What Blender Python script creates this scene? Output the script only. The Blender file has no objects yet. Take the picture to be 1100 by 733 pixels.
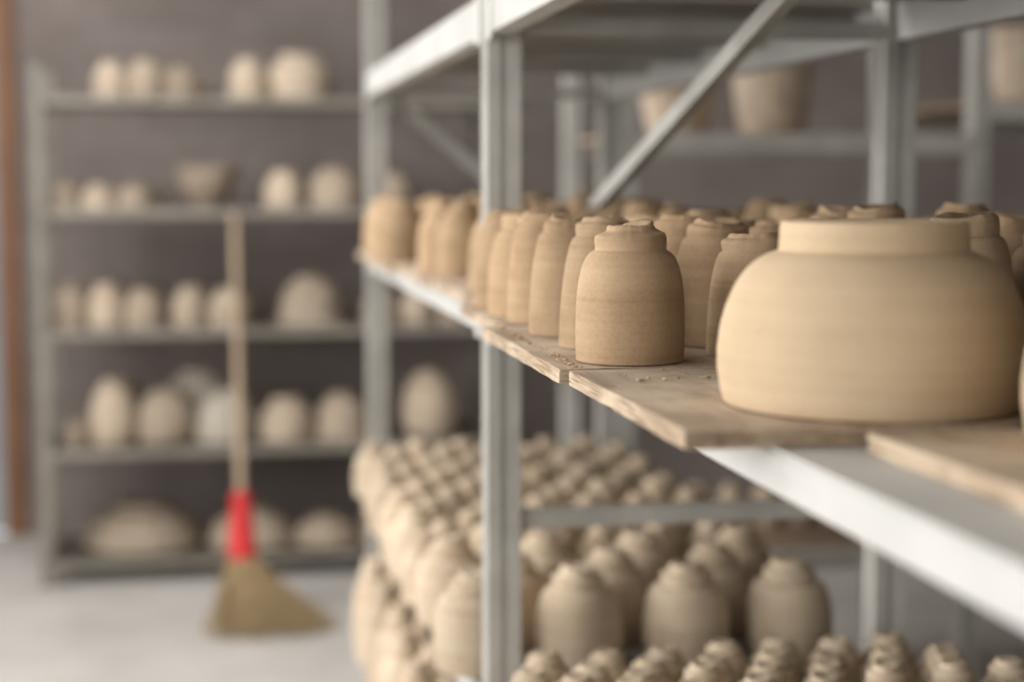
import bpy, bmesh, math, random
from mathutils import Vector, Matrix
random.seed(7)
H = 1.40           # eye height; z values below written relative to it where noted
S = bpy.context.scene
S.view_settings.view_transform = 'Standard'
S.view_settings.look = 'None'

# ------------------------------------------------------------------ materials
def new_mat(name):
    m = bpy.data.materials.new(name); m.use_nodes = True
    nt = m.node_tree; b = nt.nodes['Principled BSDF']
    return m, nt, b

def ramp(nt, fac, stops):
    r = nt.nodes.new('ShaderNodeValToRGB')
    els = r.color_ramp.elements
    while len(els) < len(stops): els.new(0.5)
    for e, (p, c) in zip(els, stops):
        e.position = p; e.color = (*c, 1)
    nt.links.new(fac, r.inputs['Fac'])
    return r.outputs['Color']

def noise(nt, vec, scale, detail=4, rough=0.55, dist=0):
    n = nt.nodes.new('ShaderNodeTexNoise')
    n.inputs['Scale'].default_value = scale
    n.inputs['Detail'].default_value = detail
    n.inputs['Roughness'].default_value = rough
    n.inputs['Distortion'].default_value = dist
    nt.links.new(vec, n.inputs['Vector'])
    return n.outputs['Fac']

def mapping(nt, vec, scale, rot=(0, 0, 0)):
    mp = nt.nodes.new('ShaderNodeMapping')
    mp.inputs['Scale'].default_value = scale
    mp.inputs['Rotation'].default_value = rot
    nt.links.new(vec, mp.inputs['Vector'])
    return mp.outputs['Vector']

def coords(nt, kind='Object'):
    return nt.nodes.new('ShaderNodeTexCoord').outputs[kind]

def bump(nt, b, h, strength, dist):
    bp = nt.nodes.new('ShaderNodeBump')
    bp.inputs['Strength'].default_value = strength
    bp.inputs['Distance'].default_value = dist
    nt.links.new(h, bp.inputs['Height'])
    nt.links.new(bp.outputs['Normal'], b.inputs['Normal'])

def math_n(nt, op, a, bb):
    n = nt.nodes.new('ShaderNodeMath'); n.operation = op
    for i, v in enumerate((a, bb)):
        if isinstance(v, (int, float)): n.inputs[i].default_value = v
        else: nt.links.new(v, n.inputs[i])
    return n.outputs[0]

def clay(name, dark, mid, light, var=0.25, ring=260.0, bs=0.3, scratch=0.0):
    m, nt, b = new_mat(name)
    co = coords(nt)
    info = nt.nodes.new('ShaderNodeObjectInfo')
    off = nt.nodes.new('ShaderNodeVectorMath'); off.operation = 'ADD'
    cx = nt.nodes.new('ShaderNodeCombineXYZ')
    r10 = math_n(nt, 'MULTIPLY', info.outputs['Random'], 17.0)
    nt.links.new(r10, cx.inputs['X']); nt.links.new(r10, cx.inputs['Z'])
    nt.links.new(co, off.inputs[0]); nt.links.new(cx.outputs[0], off.inputs[1])
    v = off.outputs[0]
    streak = noise(nt, mapping(nt, v, (3, 3, 120)), 1.0, 4, 0.6, 0.1)
    blot = noise(nt, v, 16, 3)
    speck = noise(nt, v, 320, 3, 0.7)
    f = math_n(nt, 'ADD', math_n(nt, 'MULTIPLY', streak, 0.34), math_n(nt, 'MULTIPLY', blot, 0.42))
    f = math_n(nt, 'ADD', f, math_n(nt, 'MULTIPLY', speck, 0.24))
    col = ramp(nt, f, [(0.36, dark), (0.5, mid), (0.64, light)])
    hsv = nt.nodes.new('ShaderNodeHueSaturation')
    nt.links.new(col, hsv.inputs['Color'])
    val = math_n(nt, 'ADD', math_n(nt, 'MULTIPLY', info.outputs['Random'], var), 1 - var * 0.6)
    nt.links.new(val, hsv.inputs['Value'])
    nt.links.new(hsv.outputs[0], b.inputs['Base Color'])
    b.inputs['Roughness'].default_value = 0.95
    b.inputs['Specular IOR Level'].default_value = 0.1
    fine = noise(nt, v, 700, 2)
    rings = noise(nt, mapping(nt, v, (3, 3, ring)), 1.0, 2, 0.5)
    hsum = math_n(nt, 'ADD', math_n(nt, 'MULTIPLY', rings, 0.9), math_n(nt, 'MULTIPLY', fine, 0.5))
    if scratch:      # chips and drag marks
        sc = noise(nt, v, 55, 5, 0.75, 1.5)
        chips = ramp(nt, sc, [(0.60, (0, 0, 0)), (0.68, (1, 1, 1))])
        hsum = math_n(nt, 'SUBTRACT', hsum, math_n(nt, 'MULTIPLY', chips, scratch))
    bump(nt, b, hsum, bs, 0.001)
    return m

M_clay = clay('clay_leather', (.315, .215, .127), (.405, .286, .178), (.475, .345, .225), 0.30, 420, 0.36, 0.8)
M_bowl = clay('clay_bowl', (.47, .355, .23), (.515, .395, .262), (.555, .435, .298), 0.04, 240, 0.28)
M_pale = clay('clay_dry', (.45, .35, .245), (.545, .44, .325), (.625, .525, .40), 0.3)
M_far = clay('clay_far', (.34, .268, .198), (.455, .368, .28), (.55, .465, .37), 0.5)
M_white = clay('clay_pale_slip', (.40, .35, .285), (.47, .42, .35), (.54, .49, .42), 0.1)

def simple(name, c1, c2, scale=6, rough=0.7, metal=0.0, bs=0.1, vecscale=None, kind='Object'):
    m, nt, b = new_mat(name)
    co = coords(nt, kind)
    if vecscale: co = mapping(nt, co, vecscale)
    f = noise(nt, co, scale, 5, 0.6)
    nt.links.new(ramp(nt, f, [(0.32, c1), (0.68, c2)]), b.inputs['Base Color'])
    b.inputs['Roughness'].default_value = rough
    b.inputs['Metallic'].default_value = metal
    if bs: bump(nt, b, noise(nt, co, scale * 6, 3), bs, 0.003)
    return m

M_steel = simple('painted_steel', (.37, .362, .33), (.51, .50, .465), 9, 0.5, 0.08, 0.05)
M_deck = simple('shelf_sheet', (.24, .22, .195), (.33, .305, .275), 5, 0.55, 0.1, 0.05)
M_beam = simple('white_beam', (.44, .437, .42), (.54, .533, .51), 6, 0.5, 0.0, 0.03)
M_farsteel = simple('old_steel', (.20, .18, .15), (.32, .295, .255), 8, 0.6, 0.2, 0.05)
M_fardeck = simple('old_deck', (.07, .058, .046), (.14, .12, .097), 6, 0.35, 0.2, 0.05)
M_wall2 = simple('wall_light_plaster', (.40, .385, .36), (.50, .48, .455), 1.3, 0.95, 0, 0.1)
M_ceil = simple('ceiling_paint', (.28, .27, .25), (.35, .335, .31), 1.0, 0.95, 0, 0.05)
M_floor = simple('concrete', (.47, .44, .405), (.62, .59, .555), 2.2, 0.8, 0, 0.2)
M_frame = simple('door_frame_wood', (.17, .075, .035), (.26, .125, .06), 5, 0.5, 0, 0.05, (6, 6, 1))
M_door = simple('door_paint', (.28, .31, .34), (.38, .41, .44), 2, 0.5, 0, 0.03)
M_handle = simple('bamboo', (.36, .26, .165), (.50, .385, .27), 12, 0.6, 0, 0.1, (8, 8, 1))
M_bristle = simple('bristle_straw', (.28, .19, .095), (.50, .37, .205), 30, 0.85, 0, 0)
M_red = simple('red_cloth', (.50, .012, .015), (.68, .03, .03), 20, 0.6, 0, 0.2)
M_crumb = simple('clay_crumb', (.36, .25, .14), (.50, .37, .23), 60, 0.95, 0, 0)
M_oldwood = simple('old_wood', (.22, .155, .105), (.33, .24, .17), 5, 0.8, 0, 0.1, (9, 1, 9))

def wallmat():
    m, nt, b = new_mat('wall_taupe_plaster')
    co = coords(nt)
    v = mapping(nt, co, (1, 1, 1), (math.radians(90), 0, 0))
    br = nt.nodes.new('ShaderNodeTexBrick')
    br.inputs['Scale'].default_value = 1.0
    br.inputs['Brick Width'].default_value = .24; br.inputs['Row Height'].default_value = .08
    br.inputs['Mortar Size'].default_value = .006; br.inputs['Mortar Smooth'].default_value = .6
    br.inputs['Color1'].default_value = (.228, .193, .177, 1)
    br.inputs['Color2'].default_value = (.262, .226, .209, 1)
    br.inputs['Mortar'].default_value = (.245, .213, .196, 1)
    nt.links.new(v, br.inputs['Vector'])
    f = noise(nt, co, 1.6, 5, .65)
    mix = nt.nodes.new('ShaderNodeMix'); mix.data_type = 'RGBA'; mix.blend_type = 'MULTIPLY'
    mix.inputs['Factor'].default_value = 1.0
    nt.links.new(br.outputs['Color'], mix.inputs['A'])
    nt.links.new(ramp(nt, f, [(.3, (.74, .73, .72)), (.7, (1.15, 1.14, 1.14))]), mix.inputs['B'])
    nt.links.new(mix.outputs['Result'], b.inputs['Base Color'])
    b.inputs['Roughness'].default_value = .95
    bump(nt, b, math_n(nt, 'ADD', br.outputs['Fac'], f), .3, .01)
    return m
M_wall = wallmat()

def plywood():
    m, nt, b = new_mat('dusty_plywood')
    co = coords(nt)
    grain = noise(nt, mapping(nt, co, (60, 4, 60)), 1.0, 6, 0.65, 0.8)
    dust = noise(nt, co, 9, 6, 0.7)
    c1 = ramp(nt, grain, [(0.3, (.24, .165, .105)), (0.55, (.40, .30, .21)), (0.75, (.48, .38, .28))])
    mix = nt.nodes.new('ShaderNodeMix'); mix.data_type = 'RGBA'
    nt.links.new(ramp(nt, dust, [(0.45, (0, 0, 0)), (0.62, (1, 1, 1))]), mix.inputs['Factor'])
    nt.links.new(c1, mix.inputs['A'])
    mix.inputs['B'].default_value = (.52, .42, .31, 1)
    nt.links.new(mix.outputs['Result'], b.inputs['Base Color'])
    b.inputs['Roughness'].default_value = 0.85
    bump(nt, b, math_n(nt, 'ADD', grain, dust), 0.6, 0.002)
    return m
M_ply = plywood()

# ------------------------------------------------------------------ mesh helpers
def link(ob, parent=None):
    S.collection.objects.link(ob)
    if parent: ob.parent = parent
    return ob

def mesh_obj(name, bm, mat, parent=None, smooth=False, loc=(0, 0, 0)):
    me = bpy.data.meshes.new(name)
    bmesh.ops.recalc_face_normals(bm, faces=bm.faces)
    bm.to_mesh(me); bm.free()
    me.materials.append(mat)
    if smooth:
        for p in me.polygons: p.use_smooth = True
    ob = bpy.data.objects.new(name, me); ob.location = loc
    return link(ob, parent)

def add_box(bm, x0, x1, y0, y1, z0, z1):
    vs = [bm.verts.new((x, y, z)) for x in (x0, x1) for y in (y0, y1) for z in (z0, z1)]
    for f in ((0, 1, 3, 2), (4, 6, 7, 5), (0, 4, 5, 1), (2, 3, 7, 6), (0, 2, 6, 4), (1, 5, 7, 3)):
        bm.faces.new([vs[i] for i in f])

def boxes(name, lst, mat, parent=None, bev=0.0):
    bm = bmesh.new()
    for b in lst: add_box(bm, *b)
    ob = mesh_obj(name, bm, mat, parent)
    if bev:
        md = ob.modifiers.new('bev', 'BEVEL'); md.width = bev; md.segments = 2
    return ob

def empty(name, loc=(0, 0, 0)):
    e = bpy.data.objects.new(name, None); e.location = loc; e.empty_display_size = 0.1
    return link(e)

def crom(pts, n=5):
    out = []
    P = [pts[0]] + list(pts) + [pts[-1]]
    for i in range(1, len(P) - 2):
        p0, p1, p2, p3 = P[i-1], P[i], P[i+1], P[i+2]
        for k in range(n):
            t = k / n
            out.append(tuple(0.5 * ((2*p1[j]) + (-p0[j]+p2[j])*t + (2*p0[j]-5*p1[j]+4*p2[j]-p3[j])*t*t
                       + (-p0[j]+3*p1[j]-3*p2[j]+p3[j])*t**3) for j in (0, 1)))
    out.append(pts[-1])
    return out

def lathe_mesh(name, prof, mat, segs=48, n=5, wob=0.0, tear=0.0, zt=0.85, seed=0, cap_dip=0.0, interp=True, ridges=0.0, jk=1.0):
    """prof: (r,z) from base rim upward. tear: ragged amplitude above fraction zt of the height."""
    rnd = random.Random(seed)
    pts = crom(prof, n) if interp else list(prof)
    pts = [(r, max(z, 0)) for r, z in pts]
    zmax = max(p[1] for p in prof)
    ph = [rnd.uniform(0, 6.28) for _ in range(8)]
    lean = (rnd.uniform(-1, 1) * wob, rnd.uniform(-1, 1) * wob)
    jag = [rnd.uniform(-1, 1) * jk for _ in range(segs)]
    bm = bmesh.new(); rings = []
    for (r, z) in pts:
        ring = []
        t = z / zmax
        rr0 = r * (1 + ridges * math.sin(z / zmax * 55 + ph[3]))
        for s in range(segs):
            a = 2 * math.pi * s / segs
            w = 1 + wob * 0.35 * math.sin(2*a + ph[0]) + wob * 0.2 * math.sin(3*a + ph[1] + 2*t)
            rr, zz = rr0 * w, z
            if tear and t > zt:
                k = (t - zt) / (1 - zt)
                q = math.sin(a + ph[2]) * .6 + math.sin(2*a + ph[4]) * .35 + math.sin(4*a+ph[5]) * .16 * jk + jag[s] * .12
                zz += tear * k * q * zmax
                rr *= 1 + (0.14 * k * (math.sin(3*a + ph[6]) * .6 + math.sin(a + ph[7]) * .5 + jag[s] * .2)) * (0.3 + 0.7 * jk)
            ring.append(bm.verts.new((rr * math.cos(a) + lean[0] * z, rr * math.sin(a) + lean[1] * z, zz)))
        rings.append(ring)
    for i in range(len(rings) - 1):
        A, B = rings[i], rings[i+1]
        for s in range(segs):
            bm.faces.new((A[s], A[(s+1) % segs], B[(s+1) % segs], B[s]))
    bm.faces.new(list(reversed(rings[0])))
    top = rings[-1]
    cz = sum(v.co.z for v in top) / segs - cap_dip
    cxm = sum(v.co.x for v in top) / segs; cym = sum(v.co.y for v in top) / segs
    inner = [bm.verts.new((cxm + (v.co.x-cxm) * .72, cym + (v.co.y-cym) * .72, v.co.z - cap_dip)) for v in top]
    c = bm.verts.new((cxm, cym, cz))
    for s in range(segs):
        bm.faces.new((top[s], top[(s+1) % segs], inner[(s+1) % segs], inner[s]))
        bm.faces.new((inner[s], inner[(s+1) % segs], c))
    me = bpy.data.meshes.new(name)
    bmesh.ops.recalc_face_normals(bm, faces=bm.faces)
    bm.to_mesh(me); bm.free()
    me.materials.append(mat)
    for p in me.polygons: p.use_smooth = True
    return me

def place(name, me, x, y, z, parent=None, rot=None, sc=1.0):
    ob = bpy.data.objects.new(name, me)
    ob.location = (x, y, z)
    ob.rotation_euler = (0, 0, random.uniform(0, 6.28) if rot is None else rot)
    ob.scale = (sc, sc, sc) if isinstance(sc, (int, float)) else sc
    return link(ob, parent)

# ------------------------------------------------------------------ room
XL, XR, YN, YB, ZC = -2.6, 4.6, -2.6, 6.8, 3.4
boxes('floor', [(XL, XR, YN, YB, -0.1, 0)], M_floor)
SX0, SX1, SY0, SY1 = -1.7, .1, 2.9, 5.3  # ceiling opening for the added skylight
boxes('ceiling', [(XL, SX0, YN, YB, ZC, ZC + .1), (SX1, XR, YN, YB, ZC, ZC + .1), (SX0, SX1, YN, SY0, ZC, ZC + .1), (SX0, SX1, SY1, YB, ZC, ZC + .1)], M_ceil)
boxes('wall_back', [(-0.74, XR, YB, YB + .12, 0, ZC), (XL, -1.75, YB, YB + .12, 0, ZC), (-1.75, -0.74, YB, YB + .12, 2.75, ZC)], M_wall)
boxes('wall_right', [(XR, XR + .1, YN, YB, 0, ZC)], M_wall)
boxes('wall_left', [(XL - .1, XL, YN, YB, 0, .9), (XL - .1, XL, YN, YB, 2.7, ZC), (XL - .1, XL, YN, -1.2, .9, 2.7),
                    (XL - .1, XL, 1.45, 1.65, .9, 2.7), (XL - .1, XL, 4.3, YB, .9, 2.7)], M_wall2)
boxes('wall_near', [(XL, XR, YN - .1, YN, 0, .9), (XL, XR, YN - .1, YN, 2.7, ZC), (XL, -1.6, YN - .1, YN, .9, 2.7), (1.6, XR, YN - .1, YN, .9, 2.7)], M_wall2)
boxes('door_1', [(-1.72, -0.80, YB + .03, YB + .07, 0.01, 2.7), (-1.6, -0.92, YB + .015, YB + .03, 1.5, 2.55), (-1.6, -0.92, YB + .015, YB + .03, .2, 1.3)], M_door, bev=.004)
boxes('trim_1', [(-0.80, -0.72, YB - .03, YB + .1, 0, 2.78), (-1.80, -1.72, YB - .03, YB + .1, 0, 2.78), (-1.72, -0.80, YB - .03, YB + .1, 2.70, 2.78)], M_frame, bev=.004)
boxes('baseboard_back', [(-0.72, XR, YB - .015, YB, 0, .1)], M_wall)

def window(name, axis, c0, c1, pos):
    lst = []
    w = .04
    def seg(a0, a1, z0, z1):
        if axis == 'x': lst.append((pos - .04, pos + .02, a0, a1, z0, z1))
        else: lst.append((a0, a1, pos - .04, pos + .02, z0, z1))
    seg(c0, c0 + w, .9, 2.7); seg(c1 - w, c1, .9, 2.7)
    seg(c0, c1, .9, .94); seg(c0, c1, 2.66, 2.7)
    m = (c0 + c1) / 2
    seg(m - .02, m + .02, .94, 2.66); seg(c0 + w, c1 - w, 1.98, 2.01)
    boxes(name, lst, M_steel)
window('window_1', 'x', -1.2, 1.45, XL)
window('window_2', 'x', 1.65, 4.3, XL)
window('window_3', 'y', -1.6, 1.6, YN)
boxes('added_skylight_frame', [(SX0, SX0 + .04, SY0, SY1, ZC, ZC + .06), (SX1 - .04, SX1, SY0, SY1, ZC, ZC + .06),
                   (SX0, SX1, SY0, SY0 + .04, ZC, ZC + .06), (SX0, SX1, SY1 - .04, SY1, ZC, ZC + .06),
                   (-.82, -.78, SY0, SY1, ZC, ZC + .06)], M_steel)  # frame of a made-up skylight, added to house the floor fill

def area(name, loc, rot, sx, sy, power, col):
    l = bpy.data.lights.new(name, 'AREA'); l.shape = 'RECTANGLE'; l.size = sx; l.size_y = sy
    l.energy = power; l.color = col
    o = bpy.data.objects.new(name, l); o.location = loc; o.rotation_euler = rot
    return link(o)
area('window_light_1', (XL - .06, .12, 1.8), (0, math.radians(-90), 0), 1.7, 2.5, 96, (1, .98, .95))
area('window_light_2', (XL - .06, 2.97, 1.8), (0, math.radians(-90), 0), 1.7, 2.5, 108, (1, .98, .95))
area('window_light_3', (0, YN - .06, 1.8), (math.radians(90), 0, 0), 3.1, 1.7, 14, (1, .98, .95))
area('added_floor_fill', ((SX0 + SX1)/2, (SY0 + SY1)/2, ZC + .09), (0, 0, 0), SX1 - SX0 - .1, SY1 - SY0 - .1, 88, (1, .985, .96))  # added fill from above to brighten the floor, not a known source

W = bpy.data.worlds.new('World'); S.world = W; W.use_nodes = True
W.node_tree.nodes['Background'].inputs[0].default_value = (.95, .96, 1, 1)
W.node_tree.nodes['Background'].inputs[1].default_value = 1.0

# ------------------------------------------------------------------ steel racks
def add_post(bm, x, y, z0, z1, w=.042):
    """grooved rectangular upright, section drawn then extruded"""
    h = w / 2; g = w * .10; d = w * .12
    sec = [(-h, -h), (-g, -h), (-g, -h + d), (g, -h + d), (g, -h), (h, -h),
           (h, -g), (h - d, -g), (h - d, g), (h, g), (h, h),
           (g, h), (g, h - d), (-g, h - d), (-g, h), (-h, h),
           (-h, g), (-h + d, g), (-h + d, -g), (-h, -g)]
    lo = [bm.verts.new((x + a, y + b, z0)) for a, b in sec]
    hi = [bm.verts.new((x + a, y + b, z1)) for a, b in sec]
    n = len(sec)
    for i in range(n):
        bm.faces.new((lo[i], lo[(i+1) % n], hi[(i+1) % n], hi[i]))
    bm.faces.new(lo[::-1]); bm.faces.new(hi)
    add_box(bm, x - h - .008, x + h + .008, y - h - .008, y + h + .008, z0, z0 + .008)

def rod(bm, a, b, w, t, up=Vector((0, 0, 1))):
    a = Vector(a); b = Vector(b); d = (b - a).normalized()
    s = d.cross(up).normalized(); u = s.cross(d).normalized()
    vs = []
    for p in (a, b):
        for i, j in ((-1, -1), (1, -1), (1, 1), (-1, 1)):
            vs.append(bm.verts.new(p + s * (i * t / 2) + u * (j * w / 2)))
    for i in range(4):
        bm.faces.new((vs[i], vs[(i+1) % 4], vs[4 + (i+1) % 4], vs[4 + i]))
    bm.faces.new(vs[:4][::-1]); bm.faces.new(vs[4:])

# ---- main rack
XF, XBk = .338, .893         # outer faces
PY = [0.42, 2.05, 3.61]
rack = empty('storage_rack')
bm = bmesh.new()
for py in PY:
    for px in (XF + .021, XBk - .021):
        add_post(bm, px, py, 0, H + .95)
mesh_obj('uprights', bm, M_steel, rack)

def level(tag, zb, zt, deck_z, mat_deck, beam=M_beam):
    lst = []
    for a, b in ((PY[0], PY[1]), (PY[1], PY[2])):
        lst += [(XF, XF + .03, a + .022, b - .022, H + zb, H + zt)]
        lst += [(XBk - .03, XBk, a + .022, b - .022, H + zb, H + zt)]
        lst += [(XF - .003, XF + .001, a + .022, a + .06, H + zb - .008, H + zt + .002), (XF - .003, XF + .001, b - .06, b - .022, H + zb - .008, H + zt + .002)]
    boxes('beams_' + tag, lst, beam, rack, bev=.0015)
    cr = []
    for py in PY:
        cr.append((XF + .043, XBk - .043, py - .016, py + .016, H + zb + .002, H + zb + .022))
    for k in range(1, 9):
        y = PY[0] + (PY[-1] - PY[0]) * k / 9
        if min(abs(y - p) for p in PY) > .1:
            cr.append((XF + .031, XBk - .031, y - .012, y + .012, H + deck_z - .022, H + deck_z - .0035))
    boxes('cross_members_' + tag, cr, M_steel, rack)
    boxes('deck_' + tag, [(XF + .002, XBk - .002, a + .024, b - .024, H + deck_z - .003, H + deck_z) for a, b in ((PY[0], PY[1]), (PY[1], PY[2]))], mat_deck, rack)

DECK = -.163
level('top', .177, .226, .229, M_deck)
level('main', -.1905, -.166, DECK, M_beam)
LOW = -.66
level('low', LOW - .045, LOW - .004, LOW, M_deck)
LOW2 = -1.0
level('bottom', LOW2 - .045, LOW2 - .004, LOW2, M_deck)
bm = bmesh.new()
rod(bm, (.592, 1.62, H + .205), (.592, 2.93, H - .147), .022, .016)
mesh_obj('diagonal_brace', bm, M_steel, rack)
bm = bmesh.new()
rod(bm, (XF + .04, 3.655, H + .20), (XBk - .04, 3.655, H - .20), .024, .012)
rod(bm, (XF + .044, 2.05, H - .425), (XBk - .044, 2.05, H - .425), .022, .022)
mesh_obj('cross_braces', bm, M_steel, rack)

# ware boards on the main shelf
TOPZ = DECK + .012 + .0010
def board(x0, x1, y0, y1, rotz=0.0, t=.012):
    bm = bmesh.new()
    cx, cy = (x0 + x1) / 2, (y0 + y1) / 2
    add_box(bm, x0 - cx, x1 - cx, y0 - cy, y1 - cy, 0, t)
    bmesh.ops.subdivide_edges(bm, edges=bm.edges[:], cuts=14, use_grid_fill=True)
    rr = random.Random(x0 * 91 + y0 * 7)
    for v in bm.verts:      # slightly chipped edges
        ex = abs(abs(v.co.x) - (x1 - x0) / 2) < 1e-5; ey = abs(abs(v.co.y) - (y1 - y0) / 2) < 1e-5
        if ex: v.co.x -= math.copysign(rr.random() ** 3 * .0025, v.co.x)
        if ey: v.co.y -= math.copysign(rr.random() ** 3 * .0025, v.co.y)
    ob = mesh_obj('ware_board', bm, M_ply, None, loc=(cx, cy, H + DECK + .0005))
    ob.rotation_euler[2] = rotz
    return ob
board(.392, .86, .46, .945, math.radians(1.2))
board(.282, .86, .968, 1.298)
board(.277, .86, 1.303, 1.705, math.radians(-0.4))
board(.303, .86, 1.712, 2.02)
board(.335, .86, 2.08, 2.52)
board(.330, .86, 2.527, 2.98)
board(.314, .86, 2.985, 3.58)

# ------------------------------------------------------------------ cups
def profA(r, h):   # squat shouldered cup, upside down, with trimmed collar and torn nub
    return [(r*.975, 0), (r*1.0, h*.02), (r*1.01, h*.16), (r*1.005, h*.36), (r*.98, h*.52), (r*.93, h*.64), (r*.855, h*.73),
            (r*.77, h*.78), (r*.70, h*.80), (r*.668, h*.808), (r*.658, h*.82), (r*.668, h*.86), (r*.66, h*.895), (r*.625, h*.92),
            (r*.54, h*.935), (r*.46, h*.95), (r*.43, h*.965), (r*.42, h*.985), (r*.38, h*1.0)]
def profB(r, h):   # taller, conical
    return [(r*.98, 0), (r*1.0, h*.02), (r*.99, h*.2), (r*.96, h*.4), (r*.905, h*.6), (r*.83, h*.75), (r*.76, h*.83),
            (r*.685, h*.86), (r*.67, h*.868), (r*.68, h*.89), (r*.675, h*.93), (r*.64, h*.95), (r*.55, h*.965), (r*.52, h*.98), (r*.48, h*1.0)]
def profC(r, h):   # rounder with wide neck
    return [(r*.96, 0), (r*.99, h*.02), (r*1.0, h*.25), (r*.985, h*.45), (r*.94, h*.60), (r*.86, h*.74), (r*.77, h*.82),
            (r*.69, h*.845), (r*.675, h*.855), (r*.685, h*.89), (r*.68, h*.965), (r*.65, h*.985), (r*.58, h*1.0)]
cupsA = [lathe_mesh('cup_a%d' % i, profA(.0455, .1145), M_clay, 80, 5, .022, .040, .85, 10 + i, .003, ridges=.0014, jk=.6) for i in range(4)]
cupsB = [lathe_mesh('cup_b%d' % i, profB(.0415, .1165), M_clay, 60, 5, .035, .035, .86, 30 + i, .004, ridges=.0018, jk=.7) for i in range(6)]
cupsC = [lathe_mesh('cup_c%d' % i, profC(.043, .112), M_clay, 60, 5, .03, .03, .86, 50 + i, .004, ridges=.0016, jk=.7) for i in range(4)]
zc = H + TOPZ
place('clay_cup', cupsA[0], .347, 1.358, zc, rot=2.2)
place('clay_cup', cupsB[0], .354, 1.475, zc, rot=1.0)
place('clay_cup', cupsB[1], .350, 1.60, zc, rot=2.0)
place('clay_cup', cupsB[2], .355, 1.745, zc, rot=2.5)
place('clay_cup', cupsC[0], .352, 1.85, zc, rot=.5)
place('clay_cup', cupsB[3], .352, 1.955, zc, rot=4.5)
grp = empty('clay_cups')
def grid(xs, y0, y1, dy):
    for i, x in enumerate(xs):
        y = y0 + (i % 2) * .03
        while y < y1:
            if not (abs(y - 2.05) < .075):
                me = random.choice(cupsA[1:] + cupsB + cupsB + cupsC + cupsC)
                place('cup', me, x + random.uniform(-.006, .006), y + random.uniform(-.006, .006), zc, grp, sc=(1, 1, random.uniform(.88, 1.08)))
            y += dy
grid([.460, .562, .664, .766], 1.385, 3.53, .105)
for x, y, m in ((.41, 2.17, 1), (.40, 2.29, 3), (.40, 2.61, 2), (.39, 2.75, 0), (.366, 3.13, 1), (.362, 3.27, 2), (.375, 3.41, 0), (.37, 3.52, 2)):
    place('cup', (cupsA + cupsC)[m + 1], x - .004, y, zc, grp, sc=(.95, .95, 1))

def crumbs(x0, x1, y0, y1, n):
    bm = bmesh.new()
    for k in range(n):
        x = random.uniform(x0, x1); y = random.uniform(y0, y1)
        r = random.choice([.0007, .0009, .0012, .0018])
        m = Matrix.Translation((x, y, zc + r * .6)) @ Matrix.Rotation(random.uniform(0, 3), 4, 'Z') @ Matrix.Diagonal((random.uniform(1, 2.4), 1, .7, 1))
        bmesh.ops.create_icosphere(bm, subdivisions=1, radius=r, matrix=m)
    mesh_obj('clay_crumbs', bm, M_crumb)
crumbs(.286, .297, 1.31, 1.69, 55)
crumbs(.30, .52, 1.205, 1.285, 40)

# ------------------------------------------------------------------ big bowls (inverted, with foot ring)
def prof_bowl(R, h):
    return [(R*.93, 0), (R*.955, h*.012), (R*.967, h*.04), (R*.985, h*.11), (R*1.0, h*.21), (R*.998, h*.32), (R*.975, h*.45), (R*.935, h*.56), (R*.88, h*.66),
            (R*.815, h*.735), (R*.74, h*.79), (R*.675, h*.82), (R*.632, h*.832), (R*.612, h*.842), (R*.607, h*.86), (R*.603, h*.95), (R*.597, h*.985), (R*.585, h*.997), (R*.56, h*1.0)]
bowl = lathe_mesh('bowl_m', prof_bowl(.1035, .1235), M_bowl, 96, 5, .004, 0, .9, 3, .006, ridges=.0008)
place('clay_bowl', bowl, .4395, 1.062, zc, rot=0)
place('clay_bowl', bowl, .5535, .845, zc, rot=2)

# ------------------------------------------------------------------ pots on the lower shelves
def profP(r, h):
    return [(r*.90, 0), (r*.94, h*.03), (r*1.0, h*.2), (r*1.0, h*.40), (r*.96, h*.55), (r*.89, h*.66), (r*.80, h*.74),
            (r*.66, h*.775), (r*.60, h*.785), (r*.59, h*.80), (r*.61, h*.86), (r*.58, h*.895), (r*.47, h*.91), (r*.42, h*.92), (r*.42, h*.97), (r*.38, h*1.0)]
def profS(r, h):
    return [(r*.90, 0), (r*.95, h*.04), (r*1.0, h*.25), (r*1.0, h*.5), (r*.95, h*.65), (r*.85, h*.75), (r*.71, h*.805),
            (r*.62, h*.82), (r*.62, h*.84), (r*.63, h*.90), (r*.59, h*.93), (r*.47, h*.94), (r*.44, h*.95), (r*.43, h*.985), (r*.40, h*1.0)]
potL = [lathe_mesh('pot_l%d' % i, profP(.060, .133), M_pale, 48, 4, .03, .02, .88, 70+i, .004, ridges=.004, jk=.3) for i in range(4)]
potM = [lathe_mesh('pot_m%d' % i, profP(.043, .115), M_pale, 36, 4, .03, .02, .88, 80+i, .003, ridges=.003, jk=.3) for i in range(4)]
potS = [lathe_mesh('pot_s%d' % i, profS(.0352, .090), M_pale, 40, 4, .02, .012, .9, 90+i, .003, ridges=.002, jk=.15) for i in range(4)]
potU = [lathe_mesh('pot_u%d' % i, profS(.0352, .112), M_pale, 40, 4, .02, .010, .9, 110+i, .003, ridges=.002, jk=.15) for i in range(4)]
potT = [lathe_mesh('pot_t%d' % i, profP(.046, .215), M_pale, 36, 5, .03, .02, .9, 95+i, .003, ridges=.003, jk=.3) for i in range(3)]
pots = empty('clay_pots')
zl = H + LOW
j = lambda a: random.uniform(-a, a)
for r, (y, ms, k) in enumerate(((1.53, potU, 1.25), (1.615, potU, 1.15), (1.70, potU, 1.12), (1.785, potU, 1.0), (1.87, potS, 1.07), (1.955, potS, .98))):
    x = .362 + (r % 2) * .037
    while x < .90:
        place('pot', random.choice(ms), x + j(.002), y + j(.003), zl, pots, sc=(1, 1, random.uniform(.96, 1.04) * k))
        x += .0735
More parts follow.
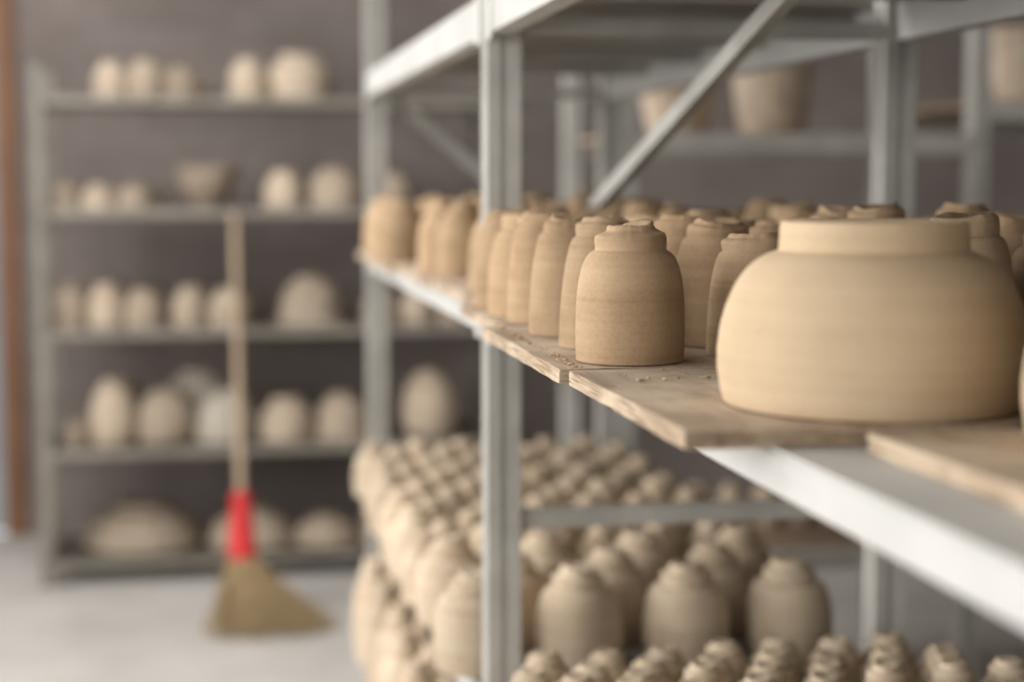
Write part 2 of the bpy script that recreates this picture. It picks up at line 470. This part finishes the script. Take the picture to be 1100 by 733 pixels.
for x in (.355, .495, .645, .80): place('pot', random.choice(potL), x + j(.005), 2.205 + j(.006), zl, pots)
for x in (.425, .57, .722): place('pot', random.choice(potL), x + j(.005), 2.325 + j(.006), zl, pots, sc=.97)
for x in (.36, .50, .645, .80): place('pot', random.choice(potL), x + j(.005), 2.455 + j(.005), zl, pots, sc=.95)
y = 2.575; r = 0
while y < 3.56:
    x = .335 + (r % 2) * .045
    while x < .87:
        place('pot', random.choice(potM), x + j(.003), y + j(.003), zl, pots, sc=random.uniform(.93, 1.04))
        x += .092
    y += .090; r += 1
y = .60; r = 0
while y < 3.56:
    x = .335 + (r % 2) * .04
    if abs(y - 2.05) < .07: x = .44
    while x < .87:
        if abs(y - 2.05) > .07 or x < .80:
            place('pot', random.choice(potT), x + j(.003), y + j(.002), H + LOW2, pots)
        x += .098
    y += .094; r += 1

# ------------------------------------------------------------------ far rack against back wall
far = empty('steel_shelving_unit')
FX0, FX1, FY0, FY1 = -.58, 1.02, 5.88, 6.36
bm = bmesh.new()
for x in (FX0 + .02, FX1 - .02):
    for y in (FY0 + .02, FY1 - .02):
        add_post(bm, x, y, 0, H + .39, .04)
mesh_obj('uprights', bm, M_farsteel, far)
FS = [.285, -.095, -.51, -.925, -1.315]
lst = []; dk = []
for z in FS:
    zz = H + z
    lst += [(FX0 + .045, FX1 - .045, FY0, FY0 + .02, zz - .03, zz - .001), (FX0 + .045, FX1 - .045, FY1 - .02, FY1, zz - .03, zz - .001),
            (FX0 + .01, FX0 + .03, FY0 + .045, FY1 - .045, zz - .03, zz - .001), (FX1 - .03, FX1 - .01, FY0 + .045, FY1 - .045, zz - .03, zz - .001)]
    dk += [(FX0 + .045, FX1 - .045, FY0 + .022, FY1 - .022, zz - .012, zz)]
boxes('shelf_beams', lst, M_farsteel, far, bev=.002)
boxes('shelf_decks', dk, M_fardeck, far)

def dome(i, w, h, k):
    r = w / 2; mat = M_far
    if k == 'd': p = [(r*.97, 0), (r, h*.04), (r*.99, h*.35), (r*.93, h*.58), (r*.80, h*.76), (r*.62, h*.84), (r*.58, h*.86), (r*.58, h*.96), (r*.54, h)]
    elif k == 'w': mat = M_white; p = [(r*.97, 0), (r, h*.06), (r*.98, h*.3), (r*.87, h*.6), (r*.65, h*.83), (r*.42, h*.93), (r*.40, h)]
    elif k == 'e': p = [(r*.88, 0), (r*.98, h*.12), (r, h*.35), (r*.93, h*.6), (r*.74, h*.8), (r*.48, h*.93), (r*.3, h)]
    elif k == 'c': p = [(r*1.04, 0), (r*1.06, h*.03), (r*1.03, h*.06), (r*.94, h*.14), (r*.92, h*.35), (r*.85, h*.6), (r*.7, h*.80), (r*.5, h*.88), (r*.48, h*.9), (r*.46, h)]
    elif k == 'b': p = [(r*.45, 0), (r*.5, h*.05), (r*.55, h*.12), (r*.8, h*.4), (r*.95, h*.75), (r, h), (r*.95, h*1.0), (r*.85, h*.7), (r*.5, h*.3)]
    else: p = [(r*.97, 0), (r, h*.05), (r*1.0, h*.14), (r*.95, h*.2), (r*.9, h*.4), (r*.76, h*.66), (r*.55, h*.82), (r*.44, h*.86), (r*.43, h)]
    return lathe_mesh('ware%d' % i, p, mat, 32, 4, .03, .01, .9, 200 + i, .002, ridges=.003)
far_items = [
 [(25,12,12,'d'),(36.5,13,13,'d'),(49,13,11,'d'),(72,14,14,'d'),(90,24,16,'d')],
 [(8,12,9,'c'),(20,12,8,'c'),(32,12,8,'c'),(57,22,14,'b'),(84,14,13,'d'),(102,19,14,'d'),(122,16,12,'d')],
 [(9,12,15,'d'),(21.5,12,15,'d'),(34.5,14,13,'d'),(50,12,14,'d'),(64,15,13,'d'),(93,24,17,'c'),(118,13,12,'d'),(131,13,12,'d'),(144,12,12,'d')],
 [(10,10,9,'d'),(23,16,23,'e'),(41,21,19,'e'),(62,22,18,'w'),(84,19,15,'d'),(104,20,16,'c'),(136,20,24,'e')],
 [(32,43,15,'p'),(71,32,13,'p'),(98,25,10,'p'),(118,14,20,'d'),(138,22,12,'p')]]
grpw = empty('unfired_pottery')
cnt = 0
for z, row in zip(FS, far_items):
    for (u, w, h, k) in row:
        cnt += 1
        place('piece', dome(cnt, w/100, h/100, k), FX0 + .012 + u/100, FY0 + .06 + w/200, H + z, grpw)
        if k in 'dec' and w < 17:
            place('piece', dome(cnt + 300, w/100*.95, h/100*random.uniform(.85, 1.0), k), FX0 + .045 + u/100, FY0 + .08 + w/200 + .17, H + z, grpw)
place('piece', dome(700, .30, .24, 'w'), FX0 + .54, FY0 + .36 - .05, H + FS[3], grpw, sc=(1, .7, 1), rot=0)

# ------------------------------------------------------------------ broom
def tube(name, pts, rad, mat, parent, segs=14):
    bm = bmesh.new(); rings = []
    for (p, r) in zip(pts, rad):
        rings.append([bm.verts.new((p[0] + r*math.cos(2*math.pi*s/segs), p[1] + r*math.sin(2*math.pi*s/segs), p[2])) for s in range(segs)])
    for a, b in zip(rings, rings[1:]):
        for s in range(segs): bm.faces.new((a[s], a[(s+1) % segs], b[(s+1) % segs], b[s]))
    bm.faces.new(rings[0][::-1]); bm.faces.new(rings[-1])
    return mesh_obj(name, bm, mat, parent, True)
P0 = Vector((.094, 5.38, .20)); P1 = Vector((.095, 5.862, 1.29))
bm = bmesh.new()
for k in range(650):
    a = random.uniform(0, 6.28); q = math.sqrt(random.random())
    sx, sy = math.cos(a)*q, math.sin(a)*q
    b0 = Vector((P0.x + sx*.03, P0.y + sy*.03, P0.z + .01))
    tx = P0.x + .085 + sx*.225 + random.uniform(-.02, .02)
    ty = P0.y - .22 + sy*.13
    b3 = Vector((tx, ty, .002 + random.uniform(0, .022) * (k % 4 > 0)))
    b1 = b0 + Vector((sx*.045, sy*.02 - .03, -.07))
    b2 = b3 + Vector(((P0.x - tx)*.3, .05, .05))
    prev = None
    for i in range(7):
        t = i / 6
        p = b0*(1-t)**3 + b1*3*t*(1-t)**2 + b2*3*t*t*(1-t) + b3*t**3
        r = .0024 * (1 - .55*t)
        cur = [bm.verts.new((p.x + r*math.cos(c), p.y + r*math.sin(c), max(p.z, .0005))) for c in (0, 2.09, 4.19)]
        if prev:
            for s in range(3): bm.faces.new((prev[s], prev[(s+1) % 3], cur[(s+1) % 3], cur[s]))
        prev = cur
broom = mesh_obj('broom', bm, M_bristle)
n = 14
tube('handle', [P0.lerp(P1, .08 + .92*k/n) for k in range(n+1)], [.0145 + (.0015 if k % 3 == 0 else 0) - .0025*k/n for k in range(n+1)], M_handle, broom)
tube('binding', [P0.lerp(P1, t) for t in (-.02, .0, .04, .08, .12, .165, .175)], [.040, .045, .043, .039, .033, .030, .022], M_red, broom)

# ------------------------------------------------------------------ second rack, right background
r2 = empty('metal_shelf_rack')
RY0, RY1 = 3.95, 4.60
xs = [1.00, 1.91, 2.95]
bm = bmesh.new()
for x in xs:
    for y in (RY0 + .02, RY1 - .02): add_post(bm, x, y, 0, H + .95, .045)
mesh_obj('uprights', bm, M_steel, r2)
lst = []; dk = []
for i, zs in enumerate(([.115, -.33, -.93], [.20, -.25, -1.03])):
    for z in zs:
        x0, x1 = xs[i] + .023, xs[i+1] - .023
        zz = H + z
        lst += [(x0, x1, RY0, RY0 + .03, zz - .05, zz), (x0, x1, RY1 - .03, RY1, zz - .05, zz)]
        dk += [(x0, x1, RY0 + .031, RY1 - .031, zz - .015, zz + .0)]
boxes('beams', lst, M_steel, r2, bev=.002)
boxes('decks', dk, M_oldwood, r2)
basin = lathe_mesh('basin_m', [(.078, 0), (.083, .01), (.093, .08), (.105, .16), (.112, .185), (.104, .187), (.093, .12), (.07, .05)], M_far, 40, 4, .02, 0, .9, 400)
place('clay_basin', basin, 1.42, 4.12, H + .115)
place('clay_basin', basin, 1.20, 4.22, H + .115, sc=(.9, .9, .6))
place('clay_basin', basin, 2.12, 4.12, H + .20)
place('clay_basin', basin, 2.11, 4.12, H - .25, sc=(.9, .9, .8))
row = empty('clay_jars')
for k in range(8):
    place('jar', random.choice(potM), 1.1 + k*.095, 4.3, H - .93, row)

# ------------------------------------------------------------------ camera
cam = bpy.data.cameras.new('camera')
cam.sensor_width = 36; cam.lens = 36 * 1800 / 1100
cam.dof.use_dof = True; cam.dof.focus_distance = 1.36; cam.dof.aperture_fstop = 2.6
cam.clip_start = .02
co = bpy.data.objects.new('camera', cam)
co.location = (0, 0, H)
co.rotation_euler = (math.radians(90 - 5.47), 0, math.radians(-10.3))
link(co); S.camera = co
